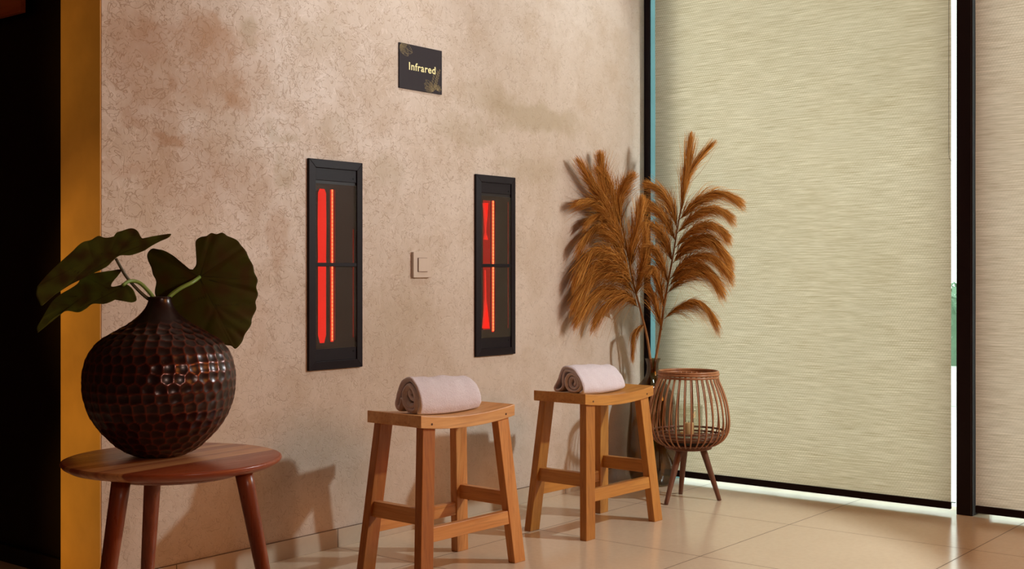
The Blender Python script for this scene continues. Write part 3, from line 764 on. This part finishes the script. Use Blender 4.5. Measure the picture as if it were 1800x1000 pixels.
lb = [(208,640),(203,612),(225,570),(242,540),(262,505),(285,470),(330,430),(390,395),(430,365),(452,322),(520,312),(600,300),(665,293),(650,325),(620,360),(612,385),(640,384),(690,373),(725,395),(742,425),(750,462),(720,474),(690,462),(650,452),(610,470),(570,482),(510,482),(470,510),(430,528),(370,520),(330,535),(290,560),(250,600)]
lbv = [((680,385),(215,625)),((600,400),(470,330)),((560,420),(560,470)),((480,450),(420,520)),((420,440),(340,440)),((690,380),(740,460)),((380,490),(300,480))]
make_leaf('lower leaf drooping left below the olive leaf, with a bluish green lobe', lb, (470,430),
          lambda x, y: C0-.045-.0009*(y-520)-.0006*(x-200), lbv, leafm2,
          [(216,501,C0-.055),(228,494,C0-.03),(245,497,C0-.012),(262,513,C0-.004),(274,529,C0),(.000,.006,-.012)], stemm, (.0036,.0046), 3)

# ------------------------------------------------------------------ bamboo lantern
LX, LY = 4.014, 2.368; kl = 4.613/FPX
ln = thing('bamboo_lantern', (LX, LY, 0), 'round open bamboo lantern on three wooden legs in front of the blind', 'lantern')
bam = m_wood('bamboo_rod', (.30,.115,.045), (.42,.18,.075), (.12,.04,.018), 2, .6, .35)
bamd = m_wood('bamboo_dark', (.12,.042,.02), (.18,.065,.03), (.05,.018,.01), 2, .6, .45)
lz = lambda y: H-(y-480)*kl
lp = [(657,50.5),(668,53),(685,60),(705,66.5),(725,70),(742,71.5),(757,69.5),(769,63),(778,52),(783,40)]
LP = spline([(r*kl, lz(y), 0) for y, r in lp], 26)
NR = 34
for k in range(NR):
    a = 2*math.pi*(k+.3)/NR; tw_ = .10*math.sin(k*2.4)*.5
    MB().tube([(p.x*math.cos(a+tw_*i/25*.25), p.x*math.sin(a+tw_*i/25*.25), p.y) for i, p in enumerate(LP)], .0030, 7).build('rod', bam, ln, True)
def ring(mb, r, z, th, n=64, wv=0): mb.tube([(r*math.cos(2*math.pi*k/n), r*math.sin(2*math.pi*k/n), z+wv*math.sin(k*1.9)) for k in range(n)], th, 10, closed=True)
mb = MB(); ring(mb, .110, lz(653), .0046); ring(mb, .112, lz(657), .0050); ring(mb, .111, lz(662), .0042); mb.build('top_ring', bam, ln, True)
mb = MB(); ring(mb, .136, lz(757), .0038); ring(mb, .133, lz(764), .0038); ring(mb, .105, lz(779), .004); mb.build('lower_ring', bamd, ln, True)
mb = MB().lathe([(.002,lz(771)),(.130,lz(771)),(.130,lz(767)),(.002,lz(767))], 48, cap=True); mb.build('shelf', bamd, ln)
mb = MB().lathe([(.085,lz(785)-.006),(.088,lz(785)-.004),(.088,lz(781)),(.085,lz(780))], 40); mb.build('base_plate', bamd, ln)
for fx, fy in ((3.874,2.380),(4.072,2.268),(4.098,2.452)):
    dx, dy = fx-LX, fy-LY; r = math.hypot(dx, dy); ux, uy = dx/r, dy/r; z1 = lz(785)
    lg = MB().tube([(ux*(.052+(r-.052)*u), uy*(.052+(r-.052)*u), z1*(1-u)+.0) for u in [i/10 for i in range(11)]], [.0135-.0055*i/10 for i in range(11)], 14)
    l_ = lg.build('leg', bamd, ln, True)
    MB().box((ux*.055-.017,uy*.055-.017,z1-.010), (ux*.055+.017,uy*.055+.017,z1-.001)).build('leg_block', bamd, ln, bevel=.002)
def m_glass(name, col, rough=.02, ior=1.45):
    t = NT(name); t.base(col); t.set(Roughness=rough, IOR=ior); t.b.inputs['Transmission Weight'].default_value = 1; return t.m
cg = thing('glass_candle_cup', (LX-.012, LY-.006, lz(767)+.0005), 'clear glass cylinder inside the bamboo lantern, around the candle', 'glass')
MB().lathe([(.002,0),(.052,0),(.054,.003),(.054,.118),(.0525,.119),(.0512,.118),(.0512,.006),(.002,.006)], 40).build('cylinder', m_pane('clear_glass', (.95,.95,.91), .05, .03), cg, True)
cd = thing('candle', (LX-.014, LY-.010, lz(767)+.0075), 'short cream pillar candle inside the glass of the bamboo lantern', 'candle')
MB().lathe([(.001,0),(.019,0),(.0195,.002),(.0195,.044),(.018,.046),(.001,.045)], 28).build('wax', plain('cream_wax', (.78,.52,.28), .5, 0, .05), cd, True)
MB().tube([(0,0,.044),(.001,0,.050),(.002,0,.054)], .0009, 6).build('wick', M['black'], cd)

# ------------------------------------------------------------------ tall glass floor vase
GD = 4.955; gp = at(1147.5, 850, GD); kg = GD/FPX
gv = thing('glass_floor_vase', (gp.x, gp.y, 0), 'tall dark brown glass bottle vase on the floor in the corner, behind the lantern', 'vase')
gz = lambda y: H-(y-480)*kg
gpr = [(853,30),(848,37),(838,41),(828,43.5),(812,46),(795,47),(775,46),(755,44.5),(730,42),(710,40.5),(695,37.5),(683,31.5),(672,22),(662,14),(652,11),(642,10.5),(634,12.5),(630,14.5)]
zz0 = gz(853)
GP = spline([(r*kg*.975, max(.001, (gz(y)-zz0)*(gz(630))/(gz(630)-zz0)), 0) for y, r in gpr], 70)
outer = [(p.x, p.y) for p in GP]; inner = [(max(.004, p.x-.0035), p.y+.003 if i < 8 else p.y) for i, p in reversed(list(enumerate(GP)))]
smoke = m_pane('brown_glass', (.62,.47,.30), .07, .04)
MB().lathe(outer+inner, 56).build('bottle', smoke, gv, True)
GN = Vector((gp.x, gp.y, gz(630)))

# ------------------------------------------------------------------ dried pampas plumes
pamp = m_tint('pampas_fibre', (.40,.14,.018), (.86,.42,.10), .75, 0, .22, .1, dark=(.10,.028,.005)).m
pstem = plain('pampas_stalk', (.34,.15,.045), .7, 0, .3, 80)
def strand_mesh(name, plumes, parent, org):
    for pi, (pts, count, spread, droop, ln_s, seed) in enumerate(plumes):
        rn = random.Random(seed); C = spline([clear(*p)-org for p in pts], 60)
        T = [(C[min(i+1,59)]-C[max(i-1,0)]).normalized() for i in range(60)]
        total = sum((C[i+1]-C[i]).length for i in range(59)); v = []; f = []; cols = []
        def cen(s):
            if s >= 1: return C[59]+T[59]*(s-1)*total
            u = max(0, s)*59; i = min(58, int(u)); return C[i].lerp(C[i+1], u-i)
        spread *= 1.75 if seed > 20 else 1.4; droop *= 1.5
        for _ in range(int(count*2.1)):
            s0 = rn.uniform(.02, .92)**1.0*.95; s1 = s0+rn.uniform(.25,.62)*ln_s; s1 = min(s1, 1.0+rn.uniform(0,.10))
            d = Vector((rn.gauss(0,1), rn.gauss(0,1), rn.gauss(0,1))); i = min(59, int(s0*59)); d -= T[i]*d.dot(T[i]); d.normalize()
            stray = rn.random() < .14
            amp = spread*min(1.7, abs(rn.gauss(.15,.62)))*(1.7 if stray else 1)*(.45+.9*math.sin(math.pi*min(1,s0+.25))); dr = droop*rn.uniform(.2,1.3)
            w = rn.uniform(.0005,.0012); tint = rn.random(); dk = max(0, rn.gauss(.35,.4)) if tint < .6 else 0
            side = T[i].cross(d).normalized(); K = 7; wav = rn.uniform(-.004,.004); n0 = len(v)
            for k in range(K+1):
                u = k/K; s = s0+(s1-s0)*u
                p = cen(s)+d*amp*(u**.8)*.9+Vector((0,0,-1))*dr*u*u+side*wav*math.sin(3*u)
                if p.x+org.x > XB-.012: p.x = XB-.012-org.x-.2*(p.x+org.x-XB+.012)*0
                if p.y+org.y > YW-.010: p.y = YW-.010-org.y
                ww = w*(1-u*.75); cam_side = side if abs(side.dot(Vector((FW[0],FW[1],0)))) < .8 else d
                v += [p-cam_side*ww, p+cam_side*ww]; c = (tint*(.4+.6*u), min(1, dk*(1-u*.6)), 0, 1); cols += [c, c]
            for k in range(K): a = n0+2*k; f.append((a, a+1, a+3, a+2))
        o = mesh('plume', v, f, pamp, parent, False, cols)
        MB().tube([C[i] for i in range(0, 50, 3)], [.0018*(1-.6*i/17) for i in range(17)], 6).build('plume_stalk', pstem, o, True)
def stalk(pts, r0, r1, parent, org):
    C = spline([clear(*p)-org for p in pts], 40); MB().tube(C, [r0+(r1-r0)*i/39 for i in range(40)], 9).build('stalk', pstem, parent, True)
G = GD
def clear(x, y, D):
    k = (x-900)/FPX
    return at(x, y, min(D, (YW-.055)/(FW[1]+k*RT[1]), (XB-.035)/(FW[0]+k*RT[0])))
pl = thing('dried_pampas_stem', tuple(GN), 'left rust-brown dried pampas plume leaning on the plaster wall', 'dried plant', 'dried pampas stems in the glass vase')
stalk([(1146,655,G),(1143,630,G),(1137,590,G-.01),(1126,545,G-.02),(1114,500,G-.03),(1104,450,G-.04),(1094,400,G-.04),(1080,350,G-.04),(1066,310,G-.03)], .0056, .0022, pl, GN)
strand_mesh('p', [
    ([(1066,370,G-.03),(1062,330,G-.02),(1058,300,G),(1055,272,G+.01)], 420, .030, .000, 1.0, 1),
    ([(1088,400,G-.04),(1066,360,G-.05),(1040,320,G-.04),(1018,284,G-.02)], 420, .034, .004, 1.0, 2),
    ([(1090,395,G-.04),(1088,355,G-.06),(1098,325,G-.08),(1112,306,G-.09)], 380, .032, .006, 1.0, 3),
    ([(1096,430,G-.04),(1070,385,G-.07),(1045,355,G-.06),(1014,352,G-.02)], 460, .040, .018, 1.0, 4),
    ([(1104,465,G-.04),(1078,420,G-.10),(1048,400,G-.10),(1018,425,G-.04)], 560, .044, .030, 1.0, 5),
    ([(1110,490,G-.04),(1080,450,G-.12),(1045,440,G-.12),(1012,478,G-.05)], 640, .046, .036, 1.0, 6),
    ([(1116,515,G-.03),(1086,485,G-.12),(1048,480,G-.12),(1010,520,G-.05)], 640, .046, .036, 1.0, 7),
    ([(1122,540,G-.03),(1092,515,G-.10),(1052,515,G-.10),(1014,552,G-.04)], 560, .038, .030, 1.0, 8),
    ([(1108,470,G-.04),(1112,430,G-.08),(1122,390,G-.10),(1128,350,G-.09)], 420, .032, .004, 1.0, 9),
    ([(1118,520,G-.03),(1126,480,G-.06),(1134,440,G-.08),(1134,400,G-.08)], 380, .034, .010, 1.0, 10),
    ([(1100,440,G-.04),(1082,400,G-.10),(1060,378,G-.10),(1030,386,G-.05)], 420, .040, .024, 1.0, 12),
    ([(1113,500,G-.04),(1085,468,G-.14),(1050,462,G-.14),(1024,500,G-.06)], 420, .044, .030, 1.0, 13),
    ([(1092,400,G-.04),(1078,350,G-.08),(1070,320,G-.08),(1050,296,G-.06)], 300, .032, .004, 1.0, 14),
    ([(1118,530,G-.03),(1100,520,G-.12),(1070,530,G-.13),(1044,560,G-.08)], 300, .030, .028, 1.0, 15),
    ([(1132,570,G-.01),(1124,575,G-.03),(1114,590,G-.03),(1112,622,G-.02)], 160, .012, .018, 1.0, 11),
], pl, GN)
pr = thing('dried_pampas_stem', tuple(GN), 'right rust-brown dried pampas plume with arching fronds before the blind', 'dried plant', 'dried pampas stems in the glass vase')
stalk([(1150,655,G),(1153,630,G),(1158,600,G-.01),(1164,560,G-.03),(1172,510,G-.05),(1182,455,G-.06),(1191,400,G-.07),(1198,360,G-.07),(1203,320,G-.07)], .0060, .0020, pr, GN)
strand_mesh('p', [
    ([(1197,375,G-.07),(1203,330,G-.07),(1209,290,G-.07),(1214,243,G-.07)], 300, .018, .000, 1.2, 21),
    ([(1200,350,G-.07),(1210,310,G-.08),(1228,280,G-.09),(1252,252,G-.10)], 170, .012, .004, 1.2, 22),
    ([(1192,388,G-.07),(1225,355,G-.12),(1262,338,G-.14),(1300,348,G-.14)], 520, .024, .022, 1.0, 23),
    ([(1190,410,G-.07),(1222,378,G-.13),(1255,366,G-.15),(1285,375,G-.15)], 460, .024, .026, 1.0, 24),
    ([(1187,435,G-.07),(1218,404,G-.13),(1250,394,G-.16),(1278,408,G-.16)], 500, .026, .026, 1.0, 25),
    ([(1183,462,G-.06),(1215,430,G-.12),(1250,424,G-.14),(1282,450,G-.14)], 540, .028, .030, 1.0, 26),
    ([(1178,490,G-.06),(1212,456,G-.12),(1248,450,G-.14),(1282,474,G-.14)], 560, .030, .030, 1.0, 27),
    ([(1173,515,G-.05),(1205,486,G-.12),(1238,478,G-.14),(1268,500,G-.14)], 540, .030, .030, 1.0, 28),
    ([(1168,560,G-.03),(1196,538,G-.10),(1228,530,G-.14),(1258,556,G-.15)], 420, .020, .036, 1.0, 29),
    ([(1186,448,G-.07),(1214,424,G-.10),(1242,414,G-.12),(1268,430,G-.12)], 400, .030, .030, 1.0, 36),
    ([(1176,502,G-.05),(1204,474,G-.10),(1236,468,G-.12),(1262,490,G-.12)], 400, .030, .030, 1.0, 37),
    ([(1190,400,G-.07),(1178,360,G-.05),(1160,335,G-.03),(1136,320,G-.01)], 420, .026, .012, 1.0, 30),
    ([(1188,425,G-.07),(1172,390,G-.05),(1152,365,G-.04),(1130,350,G-.02)], 420, .028, .016, 1.0, 31),
    ([(1182,460,G-.06),(1166,420,G-.06),(1148,395,G-.06),(1130,390,G-.05)], 420, .028, .020, 1.0, 32),
    ([(1175,500,G-.05),(1162,460,G-.08),(1148,435,G-.09),(1132,430,G-.09)], 420, .028, .020, 1.0, 33),
    ([(1168,545,G-.03),(1158,500,G-.08),(1148,470,G-.09),(1138,470,G-.09)], 380, .026, .020, 1.0, 34),
    ([(1164,580,G-.02),(1156,550,G-.05),(1148,520,G-.06),(1140,500,G-.07)], 260, .018, .010, 1.0, 35),
], pr, GN)
